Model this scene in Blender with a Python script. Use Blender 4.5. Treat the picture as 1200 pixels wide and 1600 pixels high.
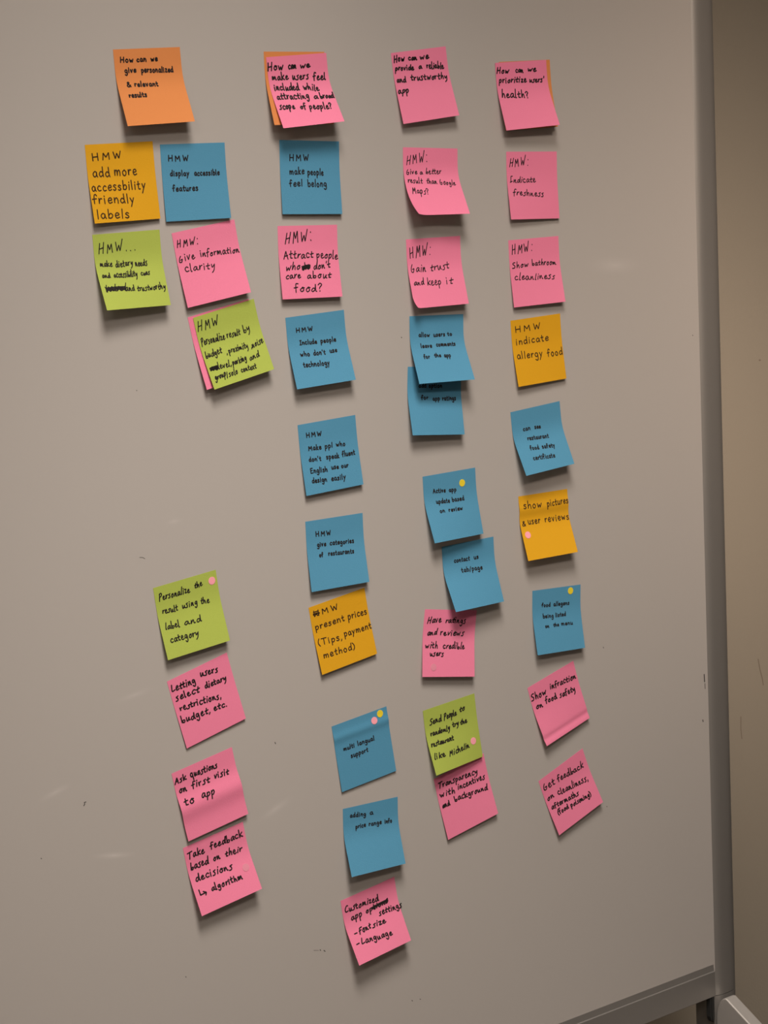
import bpy, bmesh, math, random
from mathutils import Vector, Matrix

for o in list(bpy.data.objects):
    bpy.data.objects.remove(o)
SC = bpy.context.scene
COL = SC.collection

# ------------------------------------------------------------------ camera, light, exposure
# board face is the plane Y = 0 (room on the -Y side), X along the board, Z up, metres
H0 = 1.682                                   # height of the notes' datum line above the floor

def pt(x, y, out=0.0):
    """board millimetres (x, y, distance off the board face) -> world metres"""
    return Vector((x / 1000, -out / 1000, y / 1000 + H0))

cam_d = bpy.data.cameras.new('camera')
cam = bpy.data.objects.new('camera', cam_d)
COL.objects.link(cam)
cam_d.sensor_fit = 'VERTICAL'
cam_d.sensor_height = 36.0
cam_d.sensor_width = 27.0
cam_d.lens = 3164.97 / 1600 * 36.0
cam_d.clip_start = 0.02
ax = [(0.79534575, -0.04993593, 0.60409564), (0.13623158, 0.98583083, -0.09786998), (-0.59064887, 0.16013737, 0.79087921)]
M = Matrix.Identity(4)
for c, (x, y, o) in enumerate(ax):
    M[0][c], M[1][c], M[2][c] = x, -o, y
M.translation = pt(-240.0525, -216.977, 1757.396)
cam.matrix_world = M
SC.camera = cam

SC.view_settings.view_transform = 'Standard'
SC.view_settings.look = 'None'
SC.view_settings.gamma = 1.0
SC.view_settings.use_curve_mapping = False
SC.view_settings.exposure = 0.0

WARM = (1.0, 0.88, 0.78)
world = bpy.data.worlds.new('room_air')
SC.world = world
world.use_nodes = True
bg = world.node_tree.nodes['Background']
bg.inputs[0].default_value = (*WARM, 1)
bg.inputs[1].default_value = 0.055

def lamp(name, kind, loc, aim, power, **kw):
    d = bpy.data.lights.new(name, kind)
    d.energy = power
    d.color = WARM
    for k, v in kw.items():
        setattr(d, k, v)
    o = bpy.data.objects.new(name, d)
    COL.objects.link(o)
    o.location = loc
    o.rotation_euler = (Vector(aim) - Vector(loc)).to_track_quat('-Z', 'Y').to_euler()
    return o

BEAMS = [((0.595, -1.022, 2.755), (1.10, 0.0, 0.205), 230, 54.6, (1.0, 0.91, 0.825)),
         ((1.131, -2.028, 2.755), (1.81, 0.0, 1.322), 280, 21.6, (1.0, 0.82, 0.68))]  # second beam: unseen lamp added to brighten the right edge and wall
for at, aim, watts, cone, tint in BEAMS:
    lamp('downlight_beam', 'SPOT', at, aim, watts, spot_size=math.radians(cone), spot_blend=1.0, shadow_soft_size=0.34, color=tint)
PANELS = [(0.2, -2.6), (-1.8, -2.6)]
for i, (x, y) in enumerate(PANELS):
    lamp('ceiling_panel_light', 'AREA', (x, y, 3.12), (x, y, 0), 24, shape='RECTANGLE', size=1.15, size_y=0.55)

# ------------------------------------------------------------------ measurements (board millimetres, sheet fractions)
NOTES = {
 1: ('orange', 772.7, -76.2, 0.0307, 0.311, 0.344, 0.1),
 2: ('yellow', 734.2, -166.2, 0.0175, 0.134, 0.067, 0.1),
 3: ('blue', 818.4, -168.3, -0.0017, 0.056, 0.083, 0.1),
 4: ('green', 735.3, -252.5, 0.0133, 0.364, 0.230, 0.1),
 5: ('pink', 825.0, -256.0, 0.1328, 0.112, 0.168, 0.3),
 6: ('pink', 837.4, -341.0, 0.1745, 0.140, 0.130, 0.1),
 7: ('green', 843.2, -341.9, 0.1834, 0.220, 0.210, 0.8),
 8: ('orange', 948.6, -78.5, -0.0048, 0.269, 0.242, 0.1),
 9: ('pink', 950.7, -84.2, 0.0544, 0.401, 0.459, 0.8),
 10: ('blue', 961.7, -167.8, -0.0468, 0.074, 0.085, 0.1),
 11: ('pink', 953.3, -255.5, -0.0345, 0.118, 0.143, 0.1),
 12: ('blue', 956.4, -350.8, 0.0332, 0.228, 0.250, 0.1),
 13: ('pink', 1112.3, -80.4, 0.0927, 0.154, 0.215, 0.1),
 14: ('pink', 1122.5, -180.0, -0.0474, 0.362, 0.465, 0.1),
 15: ('pink', 1120.7, -278.7, -0.0047, 0.220, 0.232, 0.1),
 16: ('blue', 1120.2, -362.1, -0.0463, 0.357, 0.429, 0.4),
 17: ('blue', 1114.8, -417.0, -0.0949, 0.262, 0.198, 0.1),
 18: ('orange', 1263.3, -90.4, 0.0291, 0.100, 0.160, 0.1),
 19: ('pink', 1257.3, -91.5, 0.0390, 0.246, 0.351, 0.7),
 20: ('pink', 1268.9, -189.2, -0.0277, 0.138, 0.069, 0.1),
 21: ('pink', 1266.8, -288.0, 0.0095, 0.100, 0.161, 0.1),
 22: ('yellow', 1265.2, -378.7, 0.0318, 0.148, 0.093, 0.1),
 23: ('blue', 1259.7, -482.9, 0.0658, 0.390, 0.359, 0.1),
 24: ('yellow', 1266.6, -581.5, -0.0129, 0.309, 0.343, 0.1),
 25: ('blue', 1282.4, -695.2, -0.0601, 0.218, 0.194, 0.1),
 26: ('pink', 1268.8, -809.4, 0.2568, 0.186, 0.095, 0.1),
 27: ('pink', 1280.3, -925.2, 0.3353, 0.111, 0.133, 0.1),
 28: ('blue', 964.1, -464.7, 0.0347, 0.114, 0.103, 0.1),
 29: ('blue', 967.0, -568.7, -0.0124, 0.124, 0.154, 0.1),
 30: ('blue', 1128.0, -540.7, 0.0111, 0.334, 0.188, 0.1),
 31: ('blue', 1150.4, -623.4, 0.0111, 0.421, 0.286, 0.3),
 32: ('pink', 1122.6, -690.3, -0.1812, 0.145, 0.160, 0.1),
 33: ('green', 1112.3, -805.6, 0.0741, 0.260, 0.072, 0.4),
 34: ('pink', 1123.4, -887.8, 0.1884, 0.072, 0.104, 0.1),
 35: ('green', 775.6, -610.0, 0.0949, 0.165, 0.166, 0.1),
 36: ('pink', 784.2, -709.1, 0.2273, 0.040, 0.048, 0.1),
 37: ('pink', 782.1, -806.3, 0.1654, 0.083, 0.095, 0.1),
 38: ('pink', 789.6, -888.0, 0.1413, 0.243, 0.281, 0.1),
 39: ('yellow', 964.8, -662.1, 0.1298, 0.094, 0.084, 0.1),
 40: ('blue', 986.2, -798.0, 0.1021, 0.040, 0.040, 0.1),
 41: ('blue', 995.1, -893.4, -0.0429, 0.312, 0.278, 0.1),
 42: ('pink', 985.1, -996.7, 0.1158, 0.375, 0.310, 0.1),
}
WRITING = {
 1: [('How',0.086,0.163,0.28,0.17,0.0411), ('can',0.333,0.166,0.474,0.165,0.0394), ('we',0.545,0.168,0.643,0.164,0.0396), ('give',0.139,0.3,0.306,0.297,0.0414), ('personalized',0.383,0.304,0.861,0.315,0.0418), ('&',0.136,0.48,0.197,0.481,0.0386), ('relevant',0.248,0.481,0.597,0.489,0.0389), ('results',0.129,0.624,0.39,0.625,0.0393)],
 2: [('HMW',0.087,0.205,0.515,0.19,0.0565), ('add',0.073,0.411,0.321,0.421,0.0716), ('more',0.388,0.41,0.72,0.42,0.0722), ('accessbility',0.031,0.592,0.825,0.604,0.0685), ('friendly',0.017,0.747,0.636,0.776,0.0684), ('labels',0.048,0.944,0.528,0.962,0.0684)],
 3: [('HMW',0.108,0.218,0.419,0.224,0.0463), ('display',0.123,0.411,0.411,0.416,0.0426), ('accessible',0.494,0.419,0.884,0.425,0.043), ('features',0.14,0.612,0.528,0.616,0.0467)],
 4: [('HMW...',0.068,0.248,0.618,0.236,0.0743), ('make',0.063,0.415,0.24,0.425,0.0484), ('dietary',0.292,0.442,0.544,0.435,0.0531), ('needs',0.584,0.452,0.762,0.445,0.0533), ('and',0.062,0.568,0.177,0.566,0.0426), ('accessibility',0.233,0.575,0.579,0.584,0.0494), ('cues',0.638,0.574,0.772,0.571,0.0427), ('~label',0.06,0.751,0.365,0.752,0.0539), ('and',0.356,0.765,0.49,0.771,0.0494), ('trustworthy',0.534,0.776,0.966,0.781,0.0494)],
 5: [('HMW:',0.044,0.196,0.374,0.216,0.0584), ('Give',0.03,0.398,0.281,0.386,0.0582), ('information',0.37,0.387,0.98,0.443,0.0566), ('clarity',0.088,0.531,0.549,0.578,0.063)],
 7: [('HMW',0.031,0.184,0.366,0.2,0.0782), ('Personalize',0.033,0.392,0.407,0.401,0.0594), ('result',0.448,0.398,0.66,0.408,0.0552), ('by',0.719,0.401,0.825,0.401,0.06), ('budget',0.034,0.569,0.3,0.567,0.0569), (',',0.361,0.599,0.378,0.599,0.0503), ('proximity',0.4,0.6,0.716,0.613,0.0505), (',',0.76,0.625,0.777,0.625,0.0507), ('noise',0.781,0.631,0.969,0.606,0.0509), ('~no',0.037,0.757,0.167,0.761,0.0547), ('level,',0.167,0.759,0.377,0.771,0.0503), ('parking',0.395,0.776,0.628,0.763,0.0505), ('and',0.676,0.786,0.84,0.77,0.0485), ('group',0.061,0.884,0.241,0.877,0.0502), ('/solo',0.245,0.902,0.432,0.896,0.0481), ('context',0.487,0.899,0.735,0.91,0.0461)],
 9: [('How',0.003,0.173,0.255,0.184,0.0643), ('can',0.342,0.174,0.471,0.179,0.0554), ('we',0.542,0.18,0.704,0.178,0.0526), ('make',0.058,0.308,0.32,0.317,0.0556), ('users',0.386,0.325,0.659,0.332,0.0561), ('feel',0.729,0.344,0.937,0.358,0.0599), ('included',0.06,0.451,0.46,0.473,0.0575), ('while',0.537,0.473,0.781,0.509,0.0555), ('attracting',0.061,0.581,0.575,0.612,0.0591), ('a',0.649,0.618,0.716,0.62,0.0466), ('broad',0.758,0.622,0.98,0.632,0.0502), ('scope',0.048,0.726,0.284,0.74,0.0554), ('of',0.376,0.749,0.468,0.757,0.0494), ('people?',0.52,0.762,0.886,0.791,0.0565)],
 10: [('HMW',0.157,0.278,0.481,0.273,0.0533), ('make',0.154,0.461,0.396,0.452,0.0534), ('people',0.453,0.463,0.717,0.468,0.0506), ('feel',0.142,0.626,0.355,0.617,0.0535), ('belong',0.447,0.626,0.759,0.624,0.0539)],
 11: [('HMW:',0.114,0.241,0.562,0.212,0.0918), ('Attract',0.08,0.456,0.571,0.44,0.0666), ('people',0.631,0.445,0.983,0.475,0.0642), ('who',0.097,0.616,0.336,0.588,0.0603), ('~do',0.368,0.613,0.503,0.593,0.0574), ("don't",0.558,0.606,0.845,0.588,0.0578), ('care',0.079,0.726,0.33,0.716,0.054), ('about',0.435,0.728,0.836,0.733,0.0545), ('food?',0.211,0.903,0.666,0.911,0.0639)],
 12: [('HMW',0.157,0.221,0.442,0.23,0.0353), ('Include',0.196,0.399,0.483,0.413,0.0385), ('people',0.548,0.416,0.808,0.421,0.0388), ('who',0.173,0.559,0.324,0.569,0.0386), ("don't",0.393,0.571,0.589,0.579,0.0404), ('use',0.67,0.568,0.791,0.572,0.039), ('technology',0.182,0.715,0.621,0.736,0.0436)],
 13: [('How',0.036,0.129,0.22,0.131,0.0528), ('can',0.294,0.13,0.447,0.137,0.045), ('we',0.508,0.14,0.664,0.137,0.0485), ('provide',0.038,0.247,0.371,0.271,0.0482), ('a',0.463,0.264,0.516,0.266,0.042), ('reliable',0.61,0.275,0.916,0.303,0.0536), ('and',0.039,0.413,0.198,0.423,0.0515), ('trustworthy',0.295,0.413,0.946,0.456,0.0554), ('app',0.024,0.572,0.212,0.572,0.0551)],
 14: [('HMW:',0.062,0.237,0.442,0.204,0.0819), ('Give',0.045,0.38,0.238,0.375,0.0464), ('a',0.29,0.378,0.339,0.377,0.0433), ('better',0.397,0.37,0.685,0.367,0.0502), ('result',0.05,0.499,0.309,0.512,0.0478), ('than',0.386,0.515,0.574,0.52,0.0485), ('Google',0.625,0.525,0.903,0.537,0.0493), ('Maps?',0.087,0.663,0.376,0.683,0.0588)],
 15: [('HMW:',0.054,0.272,0.434,0.248,0.0961), ('Gain',0.051,0.479,0.316,0.475,0.0684), ('trust',0.404,0.475,0.753,0.461,0.0689), ('and',0.062,0.668,0.242,0.659,0.0525), ('keep',0.306,0.684,0.56,0.681,0.069), ('it',0.65,0.687,0.768,0.684,0.0613)],
 16: [('allow',0.161,0.302,0.359,0.308,0.0364), ('users',0.432,0.31,0.646,0.309,0.0366), ('to',0.691,0.304,0.778,0.305,0.0327), ('leave',0.179,0.464,0.377,0.467,0.037), ('comments',0.465,0.456,0.817,0.457,0.0373), ('for',0.19,0.628,0.294,0.631,0.0374), ('the',0.386,0.617,0.504,0.617,0.0356), ('app',0.563,0.626,0.681,0.628,0.0379)],
 17: [('add',0.208,0.301,0.343,0.302,0.0365), ('option',0.395,0.302,0.636,0.304,0.0367), ('for',0.241,0.479,0.372,0.474,0.0368), ('app',0.456,0.491,0.588,0.488,0.0369), ('ratings',0.638,0.492,0.891,0.49,0.0412)],
 19: [('How',0.018,0.151,0.245,0.162,0.0548), ('can',0.381,0.155,0.53,0.162,0.047), ('we',0.619,0.147,0.785,0.155,0.0456), ('prioritize',0.046,0.293,0.578,0.304,0.0519), ("users'",0.634,0.31,0.926,0.321,0.0493), ('health?',0.056,0.503,0.577,0.548,0.0665)],
 20: [('HMW:',0.056,0.214,0.426,0.203,0.0756), ('Indicate',0.054,0.451,0.557,0.456,0.0563), ('freshness',0.093,0.639,0.701,0.667,0.0566)],
 21: [('HMW:',0.057,0.201,0.462,0.187,0.0833), ('Show',0.049,0.416,0.358,0.423,0.0567), ('bathroom',0.439,0.403,0.92,0.425,0.0505), ('cleanliness',0.069,0.593,0.854,0.635,0.0571)],
 22: [('HMW',0.078,0.188,0.583,0.187,0.0558), ('indicate',0.073,0.376,0.727,0.383,0.0609), ('allergy',0.064,0.587,0.572,0.604,0.0642), ('food',0.668,0.622,0.978,0.628,0.0648)],
 23: [('can',0.212,0.325,0.352,0.329,0.0388), ('see',0.445,0.331,0.561,0.343,0.0389), ('restaurant',0.259,0.478,0.674,0.512,0.0389), ('food',0.248,0.634,0.419,0.649,0.039), ('safety',0.485,0.652,0.735,0.677,0.0392), ('certificate',0.243,0.796,0.669,0.829,0.0426)],
 24: [('show',0.084,0.201,0.442,0.215,0.0645), ('pictures',0.56,0.221,0.993,0.216,0.0615), ('&',0.038,0.463,0.107,0.468,0.0459), ('user',0.158,0.448,0.402,0.462,0.0639), ('reviews',0.497,0.461,0.99,0.474,0.0644)],
 25: [('food',0.189,0.27,0.366,0.281,0.0349), ('allegens',0.437,0.283,0.76,0.293,0.0378), ('being',0.205,0.448,0.417,0.458,0.0373), ('listed',0.464,0.458,0.676,0.459,0.0375), ('on',0.234,0.599,0.305,0.604,0.0318), ('the',0.402,0.601,0.51,0.603,0.032), ('menu',0.567,0.604,0.798,0.608,0.0375)],
 26: [('Show',0.017,0.234,0.325,0.263,0.0664), ('infraction',0.42,0.225,0.967,0.291,0.0611), ('on',0.063,0.396,0.192,0.417,0.0535), ('food',0.266,0.393,0.5,0.422,0.0596), ('safety',0.563,0.437,0.886,0.472,0.0599)],
 27: [('Get',0.038,0.198,0.281,0.221,0.0699), ('feedback',0.351,0.222,0.901,0.296,0.067), ('on',0.04,0.391,0.182,0.405,0.0595), ('cleanliness,',0.269,0.427,0.902,0.536,0.0649), ('aftermaths',0.056,0.559,0.623,0.644,0.0556), ('(food',0.123,0.702,0.355,0.721,0.0498), ('poisoning)',0.407,0.734,0.846,0.78,0.05)],
 28: [('HMW',0.129,0.196,0.389,0.207,0.0403), ('Make',0.145,0.381,0.362,0.393,0.0401), ('ppl',0.425,0.398,0.555,0.396,0.0403), ('who',0.624,0.398,0.775,0.407,0.0387), ("don't",0.129,0.536,0.332,0.551,0.0383), ('speak',0.427,0.548,0.648,0.561,0.0403), ('fluent',0.703,0.556,0.927,0.557,0.0441), ('English',0.126,0.703,0.414,0.719,0.0436), ('use',0.489,0.699,0.611,0.71,0.0386), ('our',0.661,0.709,0.784,0.716,0.0387), ('design',0.127,0.838,0.378,0.855,0.0419), ('easily',0.459,0.863,0.706,0.873,0.0439)],
 29: [('HMW',0.165,0.232,0.427,0.244,0.0408), ('give',0.179,0.381,0.329,0.387,0.0405), ('categories',0.4,0.388,0.818,0.409,0.0408), ('of',0.2,0.529,0.263,0.534,0.0369), ('restaurants',0.356,0.533,0.798,0.554,0.0407)],
 30: [('Active',0.176,0.269,0.407,0.287,0.0395), ('app',0.477,0.29,0.611,0.301,0.0375), ('update',0.214,0.429,0.464,0.45,0.0393), ('based',0.513,0.446,0.741,0.453,0.0396), ('on',0.246,0.574,0.337,0.576,0.035), ('review',0.415,0.584,0.679,0.593,0.0373)],
 31: [('contact',0.218,0.273,0.512,0.283,0.0401), ('us',0.598,0.282,0.685,0.282,0.0403), ('tab/page',0.329,0.437,0.731,0.455,0.0421)],
 32: [('Have',0.065,0.205,0.326,0.192,0.0572), ('ratings',0.412,0.197,0.8,0.198,0.0555), ('and',0.085,0.392,0.259,0.375,0.0526), ('reviews',0.33,0.384,0.783,0.387,0.0552), ('with',0.054,0.582,0.285,0.577,0.0568), ('credible',0.387,0.581,0.799,0.58,0.0573), ('users',0.139,0.691,0.398,0.691,0.0482)],
 33: [('Send',0.1,0.25,0.322,0.243,0.0548), ('People',0.377,0.237,0.616,0.235,0.0552), ('to',0.68,0.211,0.784,0.2,0.0522), ('randomly',0.087,0.418,0.454,0.426,0.0506), ('try',0.516,0.403,0.629,0.402,0.0481), ('the',0.665,0.407,0.798,0.404,0.0484), ('restaurant',0.053,0.577,0.491,0.59,0.0502), ('like',0.048,0.764,0.266,0.78,0.0483), ('Michelin',0.349,0.803,0.762,0.782,0.0525)],
 34: [('Transparency',0.044,0.178,0.813,0.25,0.0592), ('with',0.052,0.328,0.329,0.371,0.0586), ('incentives',0.394,0.347,0.926,0.394,0.0588), ('and',0.044,0.499,0.187,0.506,0.0514), ('background',0.288,0.494,0.922,0.565,0.0565)],
 35: [('Personalize',0.066,0.189,0.547,0.2,0.0549), ('the',0.629,0.164,0.753,0.161,0.0519), ('result',0.079,0.374,0.319,0.397,0.0507), ('using',0.39,0.388,0.632,0.393,0.0544), ('the',0.686,0.402,0.817,0.419,0.0512), ('label',0.072,0.595,0.293,0.612,0.0553), ('and',0.371,0.618,0.635,0.623,0.0557), ('category',0.099,0.784,0.541,0.811,0.0555)],
 36: [('Letting',0.031,0.167,0.411,0.202,0.059), ('users',0.51,0.151,0.793,0.202,0.0594), ('select',0.053,0.312,0.428,0.344,0.0589), ('dietary',0.53,0.337,0.877,0.37,0.0558), ('restrictions,',0.073,0.468,0.727,0.566,0.0553), ('budget,',0.04,0.639,0.502,0.685,0.0588), ('etc.',0.561,0.683,0.776,0.714,0.0538)],
 37: [('Ask',0.015,0.166,0.2,0.161,0.0557), ('questions',0.27,0.166,0.71,0.192,0.0561), ('on',0.051,0.309,0.167,0.317,0.0571), ('first',0.256,0.316,0.542,0.34,0.0557), ('visit',0.623,0.323,0.853,0.345,0.0542), ('to',0.078,0.497,0.222,0.509,0.0651), ('app',0.352,0.494,0.562,0.518,0.0654)],
 38: [('Take',0.038,0.188,0.308,0.194,0.06), ('feedback',0.416,0.182,0.951,0.206,0.0605), ('based',0.048,0.347,0.336,0.361,0.0601), ('on',0.421,0.363,0.529,0.372,0.055), ('their',0.618,0.378,0.89,0.398,0.055), ('decisions',0.079,0.526,0.665,0.575,0.0602), ('^',0.07,0.729,0.204,0.751,0.0566), ('algorithm',0.259,0.738,0.766,0.757,0.0535)],
 39: [('#HMW',0.062,0.151,0.494,0.174,0.0497), ('present',0.051,0.35,0.565,0.365,0.0556), ('prices',0.629,0.372,0.967,0.387,0.0602), ('(Tips,',0.044,0.577,0.464,0.617,0.0571), ('payment',0.51,0.587,0.994,0.613,0.0557), ('method)',0.088,0.785,0.649,0.812,0.0554)],
 40: [('multi',0.146,0.419,0.339,0.42,0.038), ('langual',0.403,0.419,0.702,0.429,0.0404), ('support',0.253,0.56,0.561,0.558,0.0402)],
 41: [('adding',0.125,0.15,0.406,0.178,0.0396), ('a',0.483,0.174,0.538,0.177,0.038), ('price',0.217,0.337,0.398,0.337,0.0389), ('range',0.457,0.341,0.687,0.351,0.039), ('info',0.748,0.357,0.877,0.363,0.0374)],
 42: [('Customized',0.049,0.203,0.656,0.249,0.062), ('app',0.127,0.359,0.325,0.363,0.0612), ('=options',0.402,0.353,0.817,0.335,0.053), ('settings',0.614,0.462,1.029,0.494,0.0554), ('-',0.093,0.582,0.153,0.583,0.052), ('Font',0.191,0.587,0.407,0.583,0.0575), ('size',0.438,0.589,0.682,0.602,0.0509), ('-',0.075,0.737,0.136,0.737,0.052), ('Language',0.17,0.736,0.715,0.804,0.0577)],
}
DOTS = [
 (30,'yellow',0.734,0.195),
 (25,'yellow',0.788,0.078),
 (24,'pink',0.107,0.608),
 (32,'grey_pink',0.209,0.857),
 (33,'pink',0.859,0.712),
 (35,'pink',0.914,0.134),
 (38,'grey_pink',0.868,0.632),
 (40,'yellow',0.867,0.072),
 (40,'pink',0.747,0.141),
]
SCUFFS = [([(2.0411, 0.7095), (2.0443, 0.6936), (2.0496, 0.6773), (2.0514, 0.6667)], 0.0018), ([(1.9998, 0.6259), (1.9992, 0.6056), (2.0008, 0.591)], 0.0016), ([(2.057, 1.1721), (2.0598, 1.1715)], 0.002)]
SMEARS_AND_DENT_LIGHT = [(648.6, -796.3, 0.0253, 0.005600000000000001, 0.239, 0.5), (708.6, -876.0, 0.0315, 0.00512, -0.199, 0.7), (907.8, -872.8, 0.0307, 0.0072, 0.351, 0.5), (745.6, -715.7, 0.0297, 0.005600000000000001, 0.127, 0.4), (1430.6, -326.5, 0.054, 0.0144, -0.055, 0.45), (805.8, -545.6, 0.0138, 0.0048000000000000004, 0.014, 0.35)]  # eraser smears; last entry paints the lit lower side of a dent
SPECKS = [([(762.7, -576.4), (766.3, -577.0), (768.8, -578.7)], 0.5), ([(679.1, -816.9), (680.3, -815.2), (679.7, -813.7), (681.6, -813.5)], 1.0), ([(911.6, -800.2), (912.3, -801.8)], 1.0), ([(954.3, -1044.9), (955.1, -1045.9)], 1.0), ([(959.3, -1047.0), (961.0, -1048.6)], 1.0), ([(1563.0, -848.7), (1563.4, -857.9)], 1.8), ([(1563.9, -860.5), (1564.2, -867.2)], 1.0), ([(1558.4, -906.9), (1559.0, -909.1)], 1.6), ([(1557.7, -419.7), (1558.3, -420.6)], 1.0), ([(1076.8, -1139.7), (1077.7, -1140.7)], 0.9), ([(1088.4, -1141.5), (1089.3, -1142.1)], 0.9), ([(1391.8, -782.3), (1392.5, -783.6)], 0.9), ([(627.5, -859.0), (628.1, -859.8)], 0.8), ([(782.4, -1026.8), (783.1, -1027.7)], 0.8), ([(772.4, -408.4), (773.1, -408.8)], 0.7), ([(1388.8, -981.3), (1389.5, -982.1)], 0.8), ([(1108.0, -384.1), (1108.5, -384.6)], 1.0), ([(952.5, -1045.1), (945.8, -1043.3)], 0.4)]
ROLL = {14: (.42, .36), 15: (.2, .14)}          # lower left corner curled up: (reach, radius)
CREASE = {37: (.55, .16, .035), 26: (.9, .05, -.012), 40: (.2, .07, .012), 24: (.22, .1, .02)}   # soft fold: (place, width, height)
BOLD = {9: 1.2, 13: 1.2, 19: 1.2, 1: 1.1, 7: .92, 4: .88, 5: .9, 11: 1.0, 14: .85, 15: .9, 20: .9, 21: .95, 32: 1.1, 33: 1.15, 26: 1.25, 27: 1.2, 34: 1.2, 36: 1.2, 37: 1.2, 38: 1.2, 42: 1.2}
G_BLUE, G_PINK, G_YEL, G_GRN, G_OR = ('%s sticky notes on the whiteboard' % c for c in ('blue', 'pink', 'yellow', 'green', 'orange'))
LABELS = {
 1: ('orange sticky note reading How can we give personalized & relevant results', G_OR),
 2: ('yellow sticky note reading HMW add more accessbility friendly labels', G_YEL),
 3: ('blue sticky note reading HMW display accessible features', G_BLUE),
 4: ('green sticky note reading HMW make dietary needs, with one crossed-out word', G_GRN),
 5: ('pink sticky note reading HMW: Give information clarity', G_PINK),
 6: ('pink sticky note mostly hidden behind the green note about budget and noise', G_PINK),
 7: ('green sticky note reading HMW Personalize result by budget, stuck over a pink note', G_GRN),
 8: ('orange sticky note mostly hidden behind the pink note about users feeling included', G_OR),
 9: ('pink sticky note reading How can we make users feel included, over an orange note', G_PINK),
 10: ('blue sticky note reading HMW make people feel belong', G_BLUE),
 11: ('pink sticky note reading HMW: Attract people who don\'t care about food?', G_PINK),
 12: ('blue sticky note reading HMW Include people who don\'t use technology', G_BLUE),
 13: ('pink sticky note reading How can we provide a reliable and trustworthy app', G_PINK),
 14: ('pink sticky note reading Give a better result, its lower left corner curled up', G_PINK),
 15: ('pink sticky note reading HMW: Gain trust and keep it', G_PINK),
 16: ('blue sticky note reading allow users to leave comments, overlapping another blue note', G_BLUE),
 17: ('blue sticky note about app ratings, its top tucked under another blue note', G_BLUE),
 18: ('orange sticky note almost fully hidden behind the pink note about users\' health', G_OR),
 19: ('pink sticky note reading How can we prioritize users\' health?', G_PINK),
 20: ('pink sticky note reading HMW: Indicate freshness', G_PINK),
 21: ('pink sticky note reading HMW: Show bathroom cleanliness', G_PINK),
 22: ('yellow sticky note reading HMW indicate allergy food', G_YEL),
 23: ('blue sticky note reading can see restaurant food safety certificate', G_BLUE),
 24: ('yellow sticky note reading show pictures & user reviews, with a pink dot', G_YEL),
 25: ('blue sticky note reading food allegens being listed, with a yellow dot at top', G_BLUE),
 26: ('tilted pink sticky note reading Show infraction on food safety', G_PINK),
 27: ('tilted pink sticky note reading Get feedback on cleanliness, lowest in the right column', G_PINK),
 28: ('blue sticky note reading HMW Make ppl who don\'t speak fluent English use our design easily', G_BLUE),
 29: ('blue sticky note reading HMW give categories of restaurants', G_BLUE),
 30: ('blue sticky note reading Active app update based on review, with a yellow dot', G_BLUE),
 31: ('blue sticky note reading contact us tab/page', G_BLUE),
 32: ('pink sticky note reading Have ratings and reviews with credible users', G_PINK),
 33: ('green sticky note reading Send People to randomly try the restaurant, with a pink dot', G_GRN),
 34: ('pink sticky note reading Transparency with incentives, tucked under a green note', G_PINK),
 35: ('green sticky note reading Personalize the result using the label, with a pink dot', G_GRN),
 36: ('tilted pink sticky note reading Letting users select dietary restrictions, budget', G_PINK),
 37: ('pink sticky note reading Ask questions on first visit to app', G_PINK),
 38: ('pink sticky note reading Take feedback based on their decisions, with an arrow to algorithm', G_PINK),
 39: ('yellow sticky note reading present prices (Tips, payment method)', G_YEL),
 40: ('blue sticky note reading multi langual support, with a yellow and a pink dot', G_BLUE),
 41: ('blue sticky note reading adding a price range info', G_BLUE),
 42: ('pink sticky note reading Customized app settings - Font size - Language', G_PINK),
}
DOTLABEL = [
 'yellow dot sticker on the blue note about app updates based on review',
 'yellow dot sticker on the blue note about food allegens',
 'pink dot sticker on the yellow note about pictures and user reviews',
 'dull pink dot sticker on the pink note about ratings and credible users',
 'pink dot sticker on the green note about sending people to restaurants',
 'pink dot sticker on the green note reading Personalize the result',
 'dull pink dot sticker on the pink note about feedback and algorithm',
 'yellow dot sticker in the corner of the blue multi langual note',
 'pink dot sticker on the blue multi langual note below the yellow dot',
]
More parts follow.
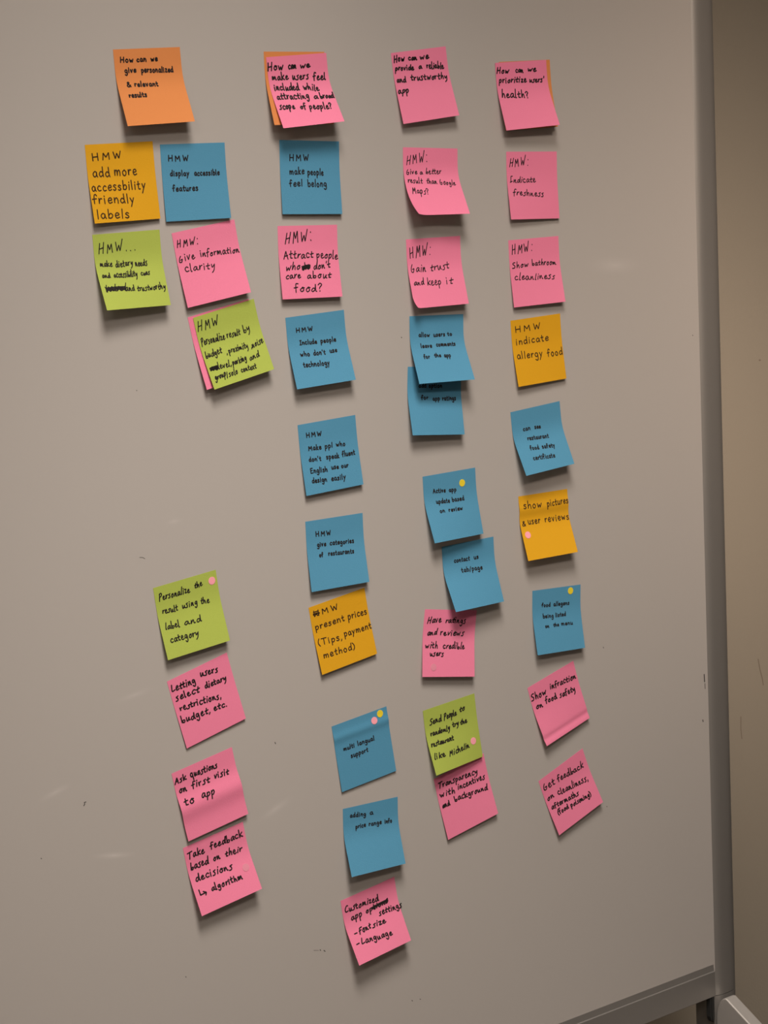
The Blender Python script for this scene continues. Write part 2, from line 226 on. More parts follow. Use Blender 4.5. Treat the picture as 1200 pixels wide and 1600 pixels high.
# pen strokes per letter: x-height 1, baseline 0, "width|stroke;stroke" (a doubled point is a corner)
NEAT = {
'a': '.66|.58,.82 .33,.98 .07,.55 .22,.04 .5,.25 .6,.9 .6,.9 .6,.25 .7,.02',
'b': '.66|.1,1.75 .1,.02 .1,.02 .14,.6 .42,.95 .64,.55 .45,.05 .1,.1',
'c': '.6|.58,.8 .36,.98 .08,.55 .24,.05 .58,.14',
'd': '.68|.58,.7 .33,.95 .07,.48 .24,.02 .56,.3;.62,1.75 .61,.6 .66,.02',
'e': '.62|.1,.48 .56,.6 .48,.95 .22,.9 .08,.45 .26,.02 .62,.18',
'f': '.56|.58,1.5 .42,1.75 .24,1.4 .22,0;.0,.82 .52,.92',
'g': '.66|.58,.8 .33,.98 .08,.6 .24,.12 .52,.3 .6,.95 .6,.95 .6,-.3 .38,-.72 .06,-.5',
'h': '.66|.1,1.75 .1,0 .1,0 .14,.55 .4,.95 .58,.65 .6,0',
'i': '.26|.13,.95 .12,0;.14,1.38 .16,1.3',
'j': '.3|.2,.95 .2,-.4 .0,-.6;.2,1.38 .22,1.3',
'k': '.6|.1,1.75 .1,0;.52,.95 .13,.42 .13,.42 .58,0',
'l': '.22|.11,1.75 .11,0',
'm': '.98|.08,.98 .09,0 .09,0 .14,.65 .32,.95 .46,.6 .47,0 .47,0 .53,.65 .72,.95 .87,.6 .88,0',
'n': '.66|.09,.98 .1,0 .1,0 .15,.6 .4,.95 .58,.6 .6,0',
'o': '.66|.35,.98 .08,.6 .2,.05 .48,.05 .6,.55 .35,.98',
'p': '.66|.1,.98 .1,-.7;.1,.6 .36,.98 .62,.6 .42,.05 .1,.12',
'q': '.66|.56,.8 .33,.98 .08,.55 .26,.05 .55,.3;.58,.98 .58,-.7',
'r': '.5|.1,.98 .1,0 .1,0 .16,.6 .34,.95 .5,.88',
's': '.56|.5,.86 .28,1 .1,.76 .4,.45 .48,.2 .26,.0 .05,.14',
't': '.5|.25,1.45 .23,.25 .36,.02 .48,.1;.02,.92 .48,.97',
'u': '.66|.08,.98 .12,.2 .32,.02 .56,.35 .58,.98 .58,.98 .58,.2 .68,0',
'v': '.6|.06,.98 .28,0 .28,0 .54,.98',
'w': '.86|.05,.98 .22,.02 .22,.02 .42,.75 .42,.75 .6,.02 .6,.02 .82,.98',
'x': '.6|.06,.95 .55,0;.54,.98 .05,0',
'y': '.62|.06,.98 .3,.1;.58,.98 .28,.05 .06,-.68',
'z': '.6|.08,.95 .54,.95 .54,.95 .06,.02 .06,.02 .58,.04',
'A': '.9|.05,0 .42,1.6 .42,1.6 .82,0;.18,.6 .68,.6',
'C': '.9|.82,1.35 .5,1.6 .1,.9 .35,.03 .85,.25',
'E': '.8|.75,1.58 .12,1.55 .12,1.55 .1,.02 .1,.02 .75,.05;.12,.85 .62,.88',
'F': '.8|.78,1.62 .12,1.55 .12,1.55 .12,0;.12,.85 .62,.9',
'G': '.9|.8,1.3 .5,1.6 .1,.9 .35,.03 .78,.2 .8,.7 .8,.7 .5,.7',
'H': '.95|.1,1.6 .1,0;.82,1.6 .82,0;.1,.78 .82,.82',
'I': '.5|.05,1.55 .48,1.55;.26,1.55 .24,.03;.02,.03 .48,.03',
'L': '.75|.12,1.6 .1,.03 .1,.03 .7,.05',
'M': '1.1|.08,0 .14,1.55 .14,1.55 .52,.55 .52,.55 .9,1.55 .9,1.55 .98,0',
'P': '.75|.12,1.58 .12,0;.1,1.5 .5,1.62 .68,1.2 .45,.8 .12,.78',
'S': '.75|.65,1.35 .4,1.6 .12,1.25 .45,.8 .6,.4 .35,0 .05,.2',
'T': '.95|.02,1.55 .92,1.6;.47,1.57 .45,0',
'W': '1.15|.05,1.58 .28,.02 .28,.02 .55,1.2 .55,1.2 .8,.02 .8,.02 1.08,1.62',
'?': '.6|.08,1.3 .3,1.65 .56,1.35 .3,.8 .28,.5;.28,.08 .3,.0',
'.': '.24|.1,.06 .13,0',
',': '.26|.16,.12 .06,-.3',
':': '.3|.16,1.25 .18,1.17;.15,.12 .17,.04',
"'": '.22|.12,1.6 .09,1.2',
'-': '.6|.08,.5 .54,.52',
'/': '.5|.46,1.6 .04,-.2',
'(': '.42|.36,1.65 .12,.9 .14,.3 .34,-.25',
')': '.42|.06,1.65 .3,1.1 .3,.3 .04,-.25',
'&': '.8|.74,.05 .2,1.2 .38,1.5 .5,1.2 .1,.5 .2,.05 .5,.1 .72,.6',
'^': '1.5|.1,1.6 .1,.1 .1,.1 1.15,.5;.75,.9 1.2,.5 1.2,.5 .95,-.2',
}
# the hurried hand: pointed arches, open e like a c, angular s, short crossbars
SCRAWL = dict(NEAT)
SCRAWL.update({
'a': '.66|.56,.8 .28,.85 .06,.35 .22,.02 .5,.5 .56,.85 .56,.85 .56,.2 .72,.08',
'b': '.6|.12,1.7 .08,.0 .08,.0 .3,.55 .56,.45 .42,.02 .1,.08',
'd': '.66|.5,.7 .26,.8 .05,.3 .22,.0 .5,.5 .64,1.75 .64,1.75 .6,.2 .7,.05',
'e': '.56|.1,.4 .42,.62 .34,.95 .12,.7 .08,.25 .26,.0 .6,.22',
'f': '.5|.62,1.55 .34,1.6 .22,1.1 .16,-.15;-.02,.75 .48,.88',
'g': '.62|.52,.85 .24,.9 .08,.5 .26,.2 .54,.8 .54,.8 .5,-.3 .28,-.7 .05,-.4',
'h': '.6|.12,1.7 .06,0 .06,0 .3,.85 .46,.6 .52,.0',
'i': '.26|.16,.9 .1,.0;.2,1.4 .22,1.32',
'k': '.62|.12,1.7 .08,0;.6,1.0 .12,.4 .12,.4 .62,.05',
'l': '.26|.16,1.7 .08,.1 .22,.02',
'm': '.92|.06,.85 .06,0 .06,0 .26,.85 .38,.1 .38,.1 .6,.85 .74,.1 .86,.04',
'n': '.62|.06,.85 .05,0 .05,0 .34,.88 .46,.1 .6,.06',
'o': '.58|.3,.88 .06,.4 .22,.0 .5,.35 .3,.88 .56,.8',
'p': '.6|.12,.9 .02,-.75;.1,.6 .4,.95 .54,.55 .28,.1 .06,.2',
'r': '.46|.08,.9 .05,0 .05,0 .2,.7 .48,.9',
's': '.5|.52,.98 .16,.8 .16,.8 .36,.4 .3,.0 -.02,-.05',
't': '.46|.26,1.4 .16,.1 .16,.1 .42,.1;-.02,.8 .5,.95',
'u': '.62|.06,.85 .1,.1 .26,.02 .5,.8 .5,.8 .5,.15 .64,.05',
'v': '.54|.04,.9 .2,.05 .2,.05 .5,.95',
'w': '.78|.02,.85 .16,.05 .16,.05 .38,.7 .38,.7 .5,.05 .5,.05 .78,.95',
'y': '.58|.06,.9 .16,.3 .46,.75;.54,.9 .42,-.2 .12,-.7',
'z': '.54|.06,.9 .5,.92 .5,.92 .08,.05 .08,.05 .56,.1',
'A': '.85|.02,.05 .36,1.5 .36,1.5 .7,.0;.1,.55 .64,.68',
'C': '.72|.66,1.4 .34,1.4 .06,.6 .22,.0 .66,.2',
'F': '.7|.78,1.6 .2,1.45 .2,1.45 .1,-.1;.0,.75 .55,.9',
'G': '.78|.34,1.5 .1,.9 .12,.15 .45,.05 .62,.7 .62,.7 .3,.6',
'H': '.85|.12,1.55 .04,-.1;.7,1.65 .62,-.05;.06,.65 .68,.8',
'I': '.55|.5,1.55 .18,1.5 .18,1.5 .14,.1;.0,.05 .5,.3',
'L': '.62|.16,1.55 .06,.3 .2,.02 .6,.25',
'M': '.95|.02,-.1 .18,1.45 .18,1.45 .4,.5 .4,.5 .7,1.5 .7,1.5 .8,.0',
'P': '.66|.14,1.5 .04,-.25;.06,1.4 .46,1.6 .6,1.15 .3,.75 .1,.75',
'S': '.66|.62,1.5 .28,1.5 .14,1.1 .5,.6 .4,.05 .0,.0',
'T': '.9|.0,1.45 .9,1.65;.46,1.5 .38,-.05',
'W': '1.0|.02,1.5 .14,.05 .14,.05 .46,1.0 .46,1.0 .6,.05 .6,.05 1.0,1.9',
})

# ------------------------------------------------------------------ helpers
def mat(name, base, rough=0.6, metallic=0.0, spec=0.5, bump=0.0, bump_scale=200.0, vary=0.0, vary_scale=3.0, coat=0.0):
    m = bpy.data.materials.new(name)
    m.use_nodes = True
    nt = m.node_tree
    b = nt.nodes['Principled BSDF']
    b.inputs['Base Color'].default_value = (*base, 1)
    b.inputs['Roughness'].default_value = rough
    b.inputs['Metallic'].default_value = metallic
    b.inputs['Specular IOR Level'].default_value = spec
    b.inputs['Coat Weight'].default_value = coat
    if bump or vary:
        tc = nt.nodes.new('ShaderNodeTexCoord')
    if bump:
        n = nt.nodes.new('ShaderNodeTexNoise')
        n.inputs['Scale'].default_value = bump_scale
        n.inputs['Detail'].default_value = 4
        bp = nt.nodes.new('ShaderNodeBump')
        bp.inputs['Strength'].default_value = bump
        bp.inputs['Distance'].default_value = 0.002
        nt.links.new(tc.outputs['Object'], n.inputs['Vector'])
        nt.links.new(n.outputs['Fac'], bp.inputs['Height'])
        nt.links.new(bp.outputs['Normal'], b.inputs['Normal'])
    if vary:
        n2 = nt.nodes.new('ShaderNodeTexNoise')
        n2.inputs['Scale'].default_value = vary_scale
        n2.inputs['Detail'].default_value = 5
        r = nt.nodes.new('ShaderNodeMapRange')
        r.inputs['From Min'].default_value = 0.3
        r.inputs['From Max'].default_value = 0.7
        r.inputs['To Min'].default_value = 1 - vary
        r.inputs['To Max'].default_value = 1 + vary
        mx = nt.nodes.new('ShaderNodeVectorMath')
        mx.operation = 'SCALE'
        mx.inputs[0].default_value = base
        nt.links.new(tc.outputs['Object'], n2.inputs['Vector'])
        nt.links.new(n2.outputs['Fac'], r.inputs['Value'])
        nt.links.new(r.outputs['Result'], mx.inputs['Scale'])
        nt.links.new(mx.outputs['Vector'], b.inputs['Base Color'])
    return m

def mesh_obj(name, verts, faces, material, parent=None, smooth=False):
    me = bpy.data.meshes.new(name)
    me.from_pydata([tuple(v) for v in verts], [], faces)
    if smooth:
        for p in me.polygons:
            p.use_smooth = True
    me.materials.append(material)
    me.update()
    o = bpy.data.objects.new(name, me)
    COL.objects.link(o)
    if parent:
        o.parent = parent
    return o

def bm_obj(name, bm, material, parent=None, smooth=False, bevel=0.0):
    bmesh.ops.recalc_face_normals(bm, faces=bm.faces)
    me = bpy.data.meshes.new(name)
    bm.to_mesh(me)
    bm.free()
    me.materials.append(material)
    if smooth:
        for p in me.polygons:
            p.use_smooth = True
    o = bpy.data.objects.new(name, me)
    COL.objects.link(o)
    if parent:
        o.parent = parent
    if bevel:
        md = o.modifiers.new('bevel', 'BEVEL')
        md.width = bevel
        md.segments = 3
        md.limit_method = 'ANGLE'
    return o

def add_box(bm, lo, hi):
    vs = [bm.verts.new((x, y, z)) for z in (lo[2], hi[2]) for y in (lo[1], hi[1]) for x in (lo[0], hi[0])]
    for f in ((0, 2, 3, 1), (4, 5, 7, 6), (0, 1, 5, 4), (1, 3, 7, 5), (3, 2, 6, 7), (2, 0, 4, 6)):
        bm.faces.new([vs[i] for i in f])

def box(name, lo, hi, material, parent=None, bevel=0.0):
    bm = bmesh.new()
    add_box(bm, lo, hi)
    return bm_obj(name, bm, material, parent, bevel=bevel)

def prism(name, section, along, a, b, material, parent=None, smooth=False):
    """extrude a closed 2D section; along 'z' -> section is (x, y), along 'x' -> section is (y, z)"""
    n = len(section)
    mk = (lambda p, t: (p[0], p[1], t)) if along == 'z' else (lambda p, t: (t, p[0], p[1]))
    bm = bmesh.new()
    A = [bm.verts.new(mk(p, a)) for p in section]
    B = [bm.verts.new(mk(p, b)) for p in section]
    for i in range(n):
        bm.faces.new((A[i], A[(i + 1) % n], B[(i + 1) % n], B[i]))
    bm.faces.new(A)
    bm.faces.new(B[::-1])
    o = bm_obj(name, bm, material, parent)
    if smooth:
        o.data.polygons.foreach_set('use_smooth', [True] * len(o.data.polygons))
        md = o.modifiers.new('split', 'EDGE_SPLIT')
        md.split_angle = math.radians(35)
    return o

def thing(name, label, cat, loc=(0, 0, 0), group=None):
    o = bpy.data.objects.new(name, None)
    o.empty_display_size = 0.05
    COL.objects.link(o)
    o.location = loc
    return tag(o, label, cat, group)

def tag(o, label, cat, group=None):
    o['label'] = label
    o['category'] = cat
    if group:
        o['group'] = group
    return o

def struct(o):
    o['kind'] = 'structure'
    return o

# ------------------------------------------------------------------ the room
XL, XR, YF, YB, ZC = -3.0, 4.2, -4.4, 0.35, 3.18
wall_paint = mat('wall_paint', (0.41, 0.36, 0.29), 0.75, bump=0.15, bump_scale=350)
plain_paint = mat('plain_paint', (0.60, 0.56, 0.50), 0.85)
ceil_paint = mat('ceiling_paint', (0.75, 0.74, 0.72), 0.9)
carpet = mat('dark_carpet', (0.09, 0.08, 0.07), 0.95, bump=0.6, bump_scale=600, vary=0.15, vary_scale=80)
black_vinyl = mat('black_vinyl', (0.012, 0.011, 0.010), 0.5)
struct(box('floor', (XL, YF, -0.05), (XR, YB, 0), carpet))
struct(box('ceiling', (XL, YF, ZC), (XR, YB, ZC + 0.05), ceil_paint))
wall_back = struct(box('wall_back', (XL, YB, 0), (XR, YB + 0.08, ZC), wall_paint))
struct(box('wall_front', (XL, YF - 0.08, 0), (XR, YF, ZC), plain_paint))
struct(box('wall_left', (XL - 0.08, YF, 0), (XL, YB, ZC), plain_paint))
struct(box('wall_right', (XR, YF, 0), (XR + 0.08, YB, ZC), plain_paint))
struct(box('baseboard_back', (XL, YB - 0.012, 0), (XR, YB, 0.105), black_vinyl, bevel=0.003))

# faint scuffs on the wall paint
scuff = mat('wall_scuff', (0.27, 0.22, 0.17), 0.8)
def wall_scuff(pts, w):
    V, F = [], []
    ribbon(V, F, [(Vector((x, YB - 0.0002, z)), Vector((0, -1, 0))) for x, z in pts], w)
    mesh_obj('scuff_mark', V, F, scuff, wall_back)

# ------------------------------------------------------------------ the whiteboard
def board_material():
    m = mat('board_enamel', (0.445, 0.412, 0.385), 0.30, spec=0.5)
    nt = m.node_tree
    b = nt.nodes['Principled BSDF']
    tc = nt.nodes.new('ShaderNodeTexCoord')
    # old eraser smears as lighter streaks; the last paints light caught by a dent
    acc = None
    for (x, y, L, W_, ang, amp) in SMEARS_AND_DENT_LIGHT:
        mp = nt.nodes.new('ShaderNodeMapping')
        mp.vector_type = 'TEXTURE'
        mp.inputs['Location'].default_value = pt(x, y)
        mp.inputs['Rotation'].default_value = (0, -ang, 0)
        mp.inputs['Scale'].default_value = (L, 1.0, W_)
        g = nt.nodes.new('ShaderNodeTexGradient')
        g.gradient_type = 'QUADRATIC_SPHERE'
        ml = nt.nodes.new('ShaderNodeMath')
        ml.operation = 'MULTIPLY_ADD'
        ml.inputs[1].default_value = amp
        ml.inputs[2].default_value = 0.0
        nt.links.new(tc.outputs['Object'], mp.inputs['Vector'])
        nt.links.new(mp.outputs['Vector'], g.inputs['Vector'])
        nt.links.new(g.outputs['Fac'], ml.inputs[0])
        if acc:
            nt.links.new(acc, ml.inputs[2])
        acc = ml.outputs[0]
    mix = nt.nodes.new('ShaderNodeMix')
    mix.data_type = 'RGBA'
    mix.inputs['A'].default_value = (0.445, 0.412, 0.385, 1)
    mix.inputs['B'].default_value = (0.60, 0.56, 0.53, 1)
    nt.links.new(acc, mix.inputs['Factor'])
    nt.links.new(mix.outputs['Result'], b.inputs['Base Color'])
    return m

alu = mat('satin_aluminium', (0.42, 0.40, 0.38), 0.42, metallic=0.75)
alu_light = mat('pale_aluminium', (0.55, 0.52, 0.49), 0.42, metallic=0.5)
rubber = mat('black_rubber', (0.02, 0.02, 0.02), 0.6)
X0, Y0 = 1566.65, -1234.63            # right and lower edges of the writing surface
XBL, YTOP = -560.0, 150.0
board = thing('whiteboard', 'large white enamel whiteboard on a grey aluminium stand covered in sticky notes', 'whiteboard',
              (X0 / 2000, 0.03, 0))
def wb(o):
    o.parent = board
    o.matrix_parent_inverse = Matrix.Translation(board.location).inverted()
    return o
zb, zt = Y0 / 1000 + H0, YTOP / 1000 + H0
xa, xb = XBL / 1000, X0 / 1000
wb(box('panel', (xa, 0.0, zb - 0.01), (xb + 0.004, 0.018, zt), board_material()))

def stile(xin, sgn):
    """upright post with a softly rounded face; xin is the edge that meets the panel"""
    sec = []
    w = 0.040
    for i in range(13):
        t = i / 12
        x = xin + sgn * w * t
        y = -0.0045 * (1 - abs(2 * t - 1) ** 3.2) + 0.0012
        sec.append((x, y))
    sec += [(xin + sgn * (w + 0.0015), 0.006), (xin + sgn * (w + 0.0015), 0.030), (xin + sgn * w, 0.034), (xin, 0.034)]
    return sec
RB = (-1277.8) / 1000 + H0            # lower edge of the bottom rail
for xin, sgn in ((xb + 0.0006, 1), (xa - 0.0006, -1)):
    wb(prism('side_stile', stile(xin, sgn), 'z', RB, zt + 0.045, alu, smooth=True))
    wb(prism('stand_leg', stile(xin, sgn), 'z', 0.11, RB - 0.0008, alu, smooth=True))
# bottom rail: chamfered lip, thin bright arris, flat face
rail_sec = [(0.018, zb), (0.0, zb), (-0.0010, zb - 0.0082), (-0.0022, zb - 0.0092), (-0.0022, RB + 0.001), (-0.0010, RB), (0.030, RB), (0.030, zb)]
wb(prism('bottom_rail', rail_sec, 'x', xa - 0.0004, xb - 0.0002, alu))
top_sec = [(0.018, zt), (-0.004, zt), (-0.006, zt + 0.004), (-0.006, zt + 0.04), (0.030, zt + 0.042), (0.030, zt)]
wb(prism('top_rail', top_sec, 'x', xa, xb, alu))
# small dark latch under the rail beside the post
def latch(x):
    bm = bmesh.new()
    sec = [(-.0085, 0.0), (-.0085, -.026), (-.007, -.031), (-.0045, -.034), (-.0015, -.031), (-.0008, -.026), (-.0008, 0.0)]
    for y0, y1, k in ((-0.0006, 0.006, 1.0), (-0.0026, -0.0007, 0.45)):
        A = [[bm.verts.new((x + (px + .0046) * k - .0046, y, RB - 0.0002 + pz)) for px, pz in sec] for y in (y0, y1)]
        n = len(sec)
        for i in range(n):
            bm.faces.new((A[0][i], A[0][(i + 1) % n], A[1][(i + 1) % n], A[1][i]))
        bm.faces.new(A[0])
        bm.faces.new(A[1][::-1])
    return wb(bm_obj('latch', bm, rubber))
latch(xb)
latch(xa + 0.0093)

# splayed foot: starts at the post with a rounded end, slopes out and down to the floor
def foot(xc, s):
    slope = math.radians(29)
    y0, z0 = -0.004, -1274.8 / 1000 + H0
    rx, rz = 0.018, 0.034                              # rounded upper end at the post
    side = [(rx - rx * math.cos(math.pi / 2 * i / 10), -rz + rz * math.sin(math.pi / 2 * i / 10)) for i in range(11)]
    L = (z0 - 0.135) / math.tan(slope)
    side += [(rx + L, -L * math.tan(slope)), (rx + L + 0.02, -L * math.tan(slope) - 0.012), (rx + L + 0.02, -L * math.tan(slope) - 0.045)]
    side += [(0.05, -0.125), (0.0, -0.135)]
    bm = bmesh.new()
    rows = [[bm.verts.new((x, y0 - t, z0 + h)) for t, h in side] for x in (min(xc, xc + s * 0.0185), max(xc, xc + s * 0.0185))]
    n = len(side)
    for i in range(n):
        bm.faces.new((rows[0][i], rows[0][(i + 1) % n], rows[1][(i + 1) % n], rows[1][i]))
    bm.faces.new(rows[0])
    bm.faces.new(rows[1][::-1])
    f = wb(bm_obj('stand_foot', bm, alu_light, bevel=0.0018))
    # caster under the far end
    bm = bmesh.new()
    cx, cy, cz, r = xc + s * 0.009, y0 - rx - L, 0.045, 0.045
    ring = [[bm.verts.new((cx + w, cy + q * math.cos(2 * math.pi * k / 24), cz + q * math.sin(2 * math.pi * k / 24))) for k in range(24)] for w, q in ((-.012, r - .003), (-.009, r), (.009, r), (.012, r - .003))]
    for a, c in zip(ring, ring[1:]):
        for k in range(24):
            bm.faces.new((a[k], a[(k + 1) % 24], c[(k + 1) % 24], c[k]))
    bm.faces.new(ring[0])
    bm.faces.new(ring[-1][::-1])
    wb(bm_obj('caster', bm, rubber))
    return f
for xc, s in ((xb - 0.0012, 1), (xa + 0.0012, -1)):
    foot(xc, s)

# specks of old ink and a chip on the enamel
ink_faint = mat('dry_ink', (0.05, 0.045, 0.04), 0.6)
def speck(pts, w):
    """one small dried pen mark, following a few points on the board face"""
    V, F = [], []
    ribbon(V, F, [(pt(x, y, 0.06), Vector((0, -1, 0))) for x, y in pts], w / 1000)
    return wb(mesh_obj('ink_mark', V, F, ink_faint))

def ribbon(V, F, line, w):
    """flat pen stroke along (point, normal) pairs with round ends"""
    n = len(line)
    base = len(V)
    for i, (p, nr) in enumerate(line):
        t = (line[min(i + 1, n - 1)][0] - line[max(i - 1, 0)][0])
        if t.length < 1e-9:
            t = Vector((1, 0, 0))
        s = t.normalized().cross(nr).normalized() * (w / 2)
        V.append(p + s)
        V.append(p - s)
    for i in range(n - 1):
        a = base + 2 * i
        F.append((a, a + 1, a + 3, a + 2))
    for i in (0, n - 1):
        p, nr = line[i]
        u = nr.orthogonal().normalized()
        v = nr.cross(u)
        b = len(V)
        for k in range(8):
            a = 2 * math.pi * k / 8
            V.append(p + (u * math.cos(a) + v * math.sin(a)) * (w / 2) + nr * 0.00001)
        F.append(tuple(range(b, b + 8)))

for pts, w in SPECKS:
    speck(pts, w)
for pts, w in SCUFFS:
    wall_scuff(pts, w)

# ------------------------------------------------------------------ sticky notes
SIDE = 76.0
NV, NU = 60, 24
PAPER = {
    'pink':   mat('pink_paper', (0.80, 0.212, 0.343), 0.75, spec=0.25, bump=0.12, bump_scale=900),
    'blue':   mat('blue_paper', (0.080, 0.272, 0.425), 0.75, spec=0.25, bump=0.12, bump_scale=900),
    'green':  mat('green_paper', (0.375, 0.455, 0.080), 0.75, spec=0.25, bump=0.12, bump_scale=900),
    'yellow': mat('yellow_paper', (0.67, 0.338, 0.010), 0.75, spec=0.25, bump=0.12, bump_scale=900),
    'orange': mat('orange_paper', (0.655, 0.235, 0.071), 0.75, spec=0.25, bump=0.12, bump_scale=900),
}
DOTPAINT = {
    'yellow': mat('yellow_sticker', (0.80, 0.62, 0.03), 0.6),
    'pink': mat('pink_sticker', (0.92, 0.36, 0.42), 0.6),
    'grey_pink': mat('dull_pink_sticker', (0.72, 0.25, 0.34), 0.6),
}
INK = mat('black_ink', (0.018, 0.014, 0.014), 0.7, spec=0.2)
INK_THIN = mat('brown_black_ink', (0.05, 0.025, 0.010), 0.7, spec=0.2)

def profile(phi):
    D, O = [0.0], [0.0]
    n = 100
    for i in range(n):
        v = (i + 0.5) / n
        t = min(max((v - 0.16) / 0.45, 0), 1)
        a = phi * t * t * (3 - 2 * t)
        D.append(D[-1] + math.cos(a) / n)
        O.append(O[-1] + math.sin(a) / n)
    return D, O

def lerp_tab(T, v):
    x = min(max(v, 0.0), 1.0) * 100
    i = min(int(x), 99)
    return T[i] + (T[i + 1] - T[i]) * (x - i)

class Sheet:
    def __init__(self, k):
        self.col, self.x, self.y, self.th, a, b, self.lay = NOTES[k]
        self.A, self.B = profile(a), profile(b)
        self.roll = ROLL.get(k)
        self.crease = CREASE.get(k)
        th = self.th
        self.U = Vector((math.cos(th), math.sin(th), 0))
        self.D = Vector((math.sin(th), -math.cos(th), 0))
    def raw(self, u, v):
        zo = 0.0
        if self.roll:
            L, r = self.roll
            t = L * 0.7071 - (u + 1 - v) / math.sqrt(2)
            if t > 0:
                sh = (t - r * math.sin(t / r)) / math.sqrt(2)
                zo = r * (1 - math.cos(t / r))
                u += sh
                v -= sh
        vv = min(max(v, 0.0), 1.0)
        d = lerp_tab(self.A[0], vv) * (1 - u) + lerp_tab(self.B[0], vv) * u + (v - vv)
        o = lerp_tab(self.A[1], vv) * (1 - u) + lerp_tab(self.B[1], vv) * u + zo
        if self.crease:                                # a soft fold across the sheet
            v0, w, h = self.crease
            o += h * math.exp(-((vv - v0) / w) ** 2)
        q = self.U * (u * SIDE) + self.D * (d * SIDE)
        return pt(self.x + q.x, self.y + q.y, self.lay + 0.3 + o * SIDE)
    def at(self, u, v, off=0.0):
        e = 0.004
        p = self.raw(u, v)
        n = (self.raw(u, v + e) - self.raw(u, v - e)).cross(self.raw(u + e, v) - self.raw(u - e, v)).normalized()
        if n.y > 0:
            n = -n
        return p + n * (off / 1000), n

def paper_mesh(S, material, root):
    V, F = [], []
    thick = 0.12
    for off in (0.0, -thick):
        for j in range(NV + 1):
            for i in range(NU + 1):
                V.append(S.at(i / NU, j / NV, off)[0])
    m = (NU + 1) * (NV + 1)
    for j in range(NV):
        for i in range(NU):
            a = j * (NU + 1) + i
            F.append((a, a + NU + 1, a + NU + 2, a + 1))
            F.append((a + m, a + 1 + m, a + NU + 2 + m, a + NU + 1 + m))
    rim = [i for i in range(NU + 1)] + [j * (NU + 1) + NU for j in range(1, NV + 1)] + \
          [NV * (NU + 1) + i for i in range(NU - 1, -1, -1)] + [j * (NU + 1) for j in range(NV - 1, 0, -1)]
    for a, b in zip(rim, rim[1:] + rim[:1]):
        F.append((a, b, b + m, a + m))
    o = mesh_obj('paper', V, F, material, smooth=True)
    md = o.modifiers.new('split', 'EDGE_SPLIT')
    md.split_angle = math.radians(50)
    o.parent = root
    o.matrix_parent_inverse = Matrix.Translation(root.location).inverted()
    return o

def parse(table):
    T = {}
    for ch, s in table.items():
        w, strokes = s.split('|')
        T[ch] = (float(w), [[tuple(map(float, q.split(','))) for q in st.split()] for st in strokes.split(';')])
    return T
HAND = {'neat': parse(NEAT), 'scrawl': parse(SCRAWL)}

def smooth_line(P, sub=5):
    """Catmull-Rom through the points; a doubled point is a corner"""
    runs, cur = [], [P[0]]
    for q in P[1:]:
        if q == cur[-1]:
            runs.append(cur)
            cur = [q]
        else:
            cur.append(q)
    runs.append(cur)
    out = []
    for r in runs:
        if len(r) < 2:
            continue
        e = [r[0]] + r + [r[-1]]
        for i in range(1, len(e) - 2):
            p0, p1, p2, p3 = e[i - 1:i + 3]
            for s in range(sub):
                t = s / sub
                out.append(tuple(0.5 * (2 * p1[c] + (p2[c] - p0[c]) * t + (2 * p0[c] - 5 * p1[c] + 4 * p2[c] - p3[c]) * t * t
                                        + (3 * p1[c] - p0[c] - 3 * p2[c] + p3[c]) * t ** 3) for c in (0, 1)))
        out.append(r[-1])
    return out

def hand_of(k):
    c = NOTES[k][0]
    if c in ('blue', 'yellow') or k == 1:
        return 'neat'
    return 'scrawl'

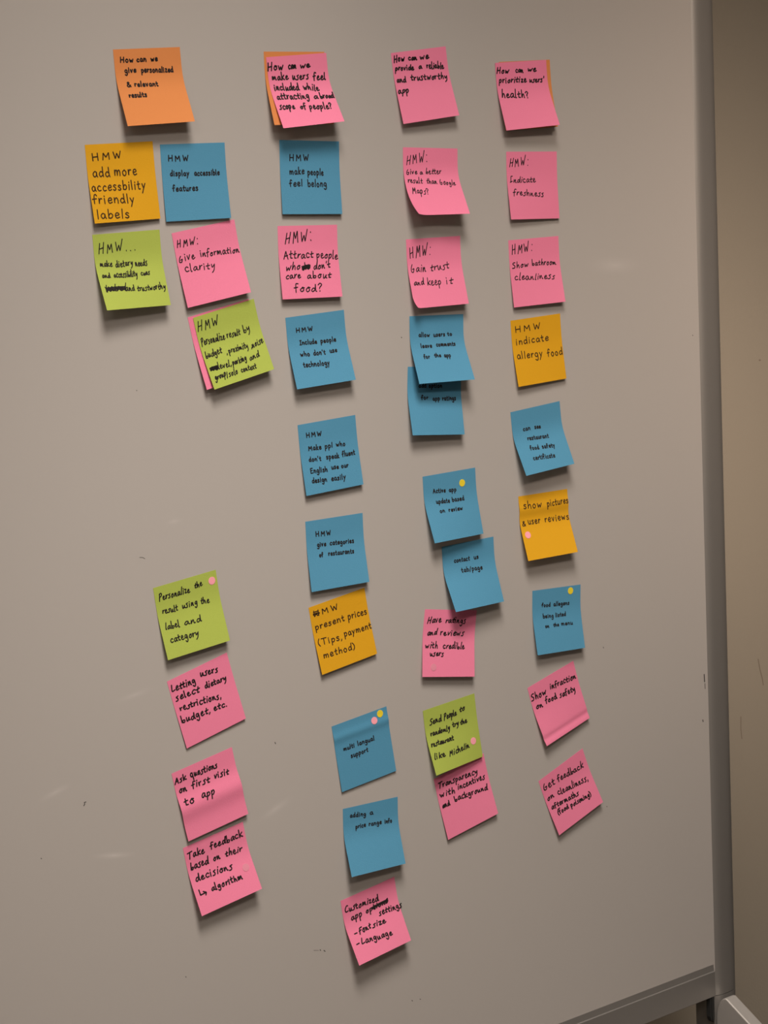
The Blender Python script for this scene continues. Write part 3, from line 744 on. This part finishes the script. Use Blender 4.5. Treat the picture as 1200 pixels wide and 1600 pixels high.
def write_word(S, V, F, word, u0, v0, u1, v1, xh, hand, rng, pen):
    T = HAND[hand]
    scratch = word.startswith('~')
    struck = word.startswith('=')
    barred = word.startswith('#')
    text = word[1:] if scratch or barred or struck else word
    gap = (0.26 if hand == 'neat' else 0.19)
    if text.isupper() and len(text) > 1:
        gap += 0.2
    total = sum(T[c][0] for c in text) + gap * (len(text) - 1)
    du, dv = (u1 - u0), (v1 - v0)
    length = math.hypot(du, dv)
    ex, ey = du / length, dv / length
    sx = length / total
    slant = 0.0 if hand == 'neat' else 0.05
    jit = 0.04 if hand == 'neat' else 0.085
    x = 0.0
    for c in text:
        w, strokes = T[c]
        jy = rng.uniform(-jit, jit)
        sc = 1 + rng.uniform(-jit, jit) * 1.3
        sl = slant + rng.uniform(-jit, jit) * 1.2
        for st in strokes:
            P = [(px + rng.uniform(-.3, .3) * jit, py + rng.uniform(-.3, .3) * jit) if i == 0 or st[i] != st[i - 1] else None for i, (px, py) in enumerate(st)]
            for i in range(len(P)):
                if P[i] is None:
                    P[i] = P[i - 1]
            line = []
            for px, py in smooth_line(P):
                gx = (x + px + sl * py) * sx
                gy = (py * sc + jy) * xh
                line.append(S.at(u0 + ex * gx, v0 + ey * gx - gy, 0.15))
            if len(line) > 1:
                ribbon(V, F, line, pen / 1000)
        x += w + gap
    lines = []
    if scratch:                                        # scribbled out: the pen runs to and fro over the letters
        n = 13
        lines.append([(i / (n - 1) * length, (0.15 if i % 2 else 0.95) * xh * (1 + rng.uniform(-.2, .25))) for i in range(n)])
    if scratch or struck:
        for h in ((0.25, 0.55, 0.85) if scratch else (0.35, 0.62, 0.8)):
            t0 = 0.02 if scratch else 0.28
            lines.append([(t0 * length, h * xh), ((0.5 + t0 / 2) * length, (h + .12) * xh), (length, (h + .02) * xh)])
    if barred:                                         # first letter overdrawn with a zigzag and two bars
        e = sx * 0.95
        lines.append([(-.02 * e, 0.75 * xh), (.2 * e, 0.05 * xh), (.45 * e, 0.6 * xh), (.7 * e, 0.0), (1.0 * e, 0.7 * xh)])
        lines.append([(-.05 * e, 0.55 * xh), (1.05 * e, 0.6 * xh)])
        lines.append([(0.05 * e, 1.25 * xh), (.9 * e, 1.3 * xh)])
    for zl in lines:
        line = [S.at(u0 + ex * gx, v0 + ey * gx - gy, 0.16) for gx, gy in smooth_line(zl)]
        ribbon(V, F, line, pen / 1000)

PEN = {'neat': 1.25, 'scrawl': 1.25}
SHEETS = {}
for k in sorted(NOTES):
    S = SHEETS[k] = Sheet(k)
    label, group = LABELS[k]
    root = thing('sticky_note', label, 'sticky note', S.raw(0.5, 0.0), group)
    paper_mesh(S, PAPER[S.col], root)
    if k in WRITING:
        rng = random.Random(100 + k)
        V, F = [], []
        hd = hand_of(k)
        for (word, u0, v0, u1, v1, xh) in WRITING[k]:
            pen = PEN[hd] * BOLD.get(k, 1.0)
            write_word(S, V, F, word, u0, v0, u1, v1, xh, hd, rng, pen)
        o = mesh_obj('handwriting', V, F, INK_THIN if S.col == 'yellow' else INK)
        o.parent = root
        o.matrix_parent_inverse = Matrix.Translation(root.location).inverted()

# ------------------------------------------------------------------ round vote stickers on the notes
for i, (k, c, u, v) in enumerate(DOTS):
    S = SHEETS[k]
    r = 4.1 / SIDE
    V, F = [], []
    n = 24
    for off, rr in ((0.05, r), (0.28, r), (0.31, r * 0.9)):
        for q in range(n):
            a = 2 * math.pi * q / n
            V.append(S.at(u + rr * math.cos(a), v + rr * math.sin(a), off)[0])
    V.append(S.at(u, v, 0.32)[0])
    for lv in (0, 1):
        for q in range(n):
            a, b = lv * n + q, lv * n + (q + 1) % n
            F.append((a, a + n, b + n, b))
    for q in range(n):
        F.append((2 * n + q, 3 * n, 2 * n + (q + 1) % n))
    F.append(tuple(range(n)))
    o = mesh_obj('dot_sticker', V, F, DOTPAINT[c])
    tag(o, DOTLABEL[i], 'sticker', 'round vote stickers on the notes')

# ------------------------------------------------------------------ ceiling lamps the light comes from (above the frame); the second downlight is an added one
glow = bpy.data.materials.new('lamp_diffuser')
glow.use_nodes = True
nt = glow.node_tree
nt.nodes['Principled BSDF'].inputs['Base Color'].default_value = (0.9, 0.9, 0.9, 1)
nt.nodes['Principled BSDF'].inputs['Emission Color'].default_value = (*WARM, 1)
nt.nodes['Principled BSDF'].inputs['Emission Strength'].default_value = 3.0
white_metal = mat('white_metal', (0.8, 0.8, 0.8), 0.4)
for i, (x, y) in enumerate(PANELS):
    t = thing('ceiling_light', 'flat rectangular ceiling light panel, ' + ('nearest the whiteboard', 'towards the left wall')[i],
              'ceiling light', (x, y, ZC), 'ceiling light panels')
    bm = bmesh.new()
    for lo, hi in (((-.62, -.32, -.03), (.62, -.29, 0)), ((-.62, .29, -.03), (.62, .32, 0)), ((-.62, -.29, -.03), (-.59, .29, 0)), ((.59, -.29, -.03), (.62, .29, 0))):
        add_box(bm, lo, hi)
    bm_obj('frame', bm, white_metal, t)
    box('diffuser', (-.59, -.29, -.02), (.59, .29, -.004), glow, t)

for i, (at, aim, watts, cone, tint) in enumerate(BEAMS):
    t = thing('downlight', 'round recessed ceiling downlight aimed at the ' + ('middle of the whiteboard', 'right edge of the whiteboard, added fill light')[i],
              'downlight', (at[0], at[1], ZC), 'recessed downlights')
    for nm, r0, r1, z0, z1, mt in (('trim_ring', 0.115, 0.140, -0.006, 0.0, white_metal), ('diffuser', 0.0, 0.113, -0.004, -0.002, glow)):
        bm = bmesh.new()
        n = 40
        pr = [(r0, z0), (r1, z0), (r1, z1), (r0, z1)]
        vs = [[bm.verts.new((r * math.cos(2 * math.pi * q / n), r * math.sin(2 * math.pi * q / n), z)) for r, z in pr] for q in range(n)]
        for q in range(n):
            A, B = vs[q], vs[(q + 1) % n]
            for e in range(4):
                f = (A[e], B[e], B[(e + 1) % 4], A[(e + 1) % 4])
                bm.faces.new(f)
        if r0 == 0.0:
            bmesh.ops.remove_doubles(bm, verts=bm.verts, dist=1e-5)
        bm_obj(nm, bm, mt, t)
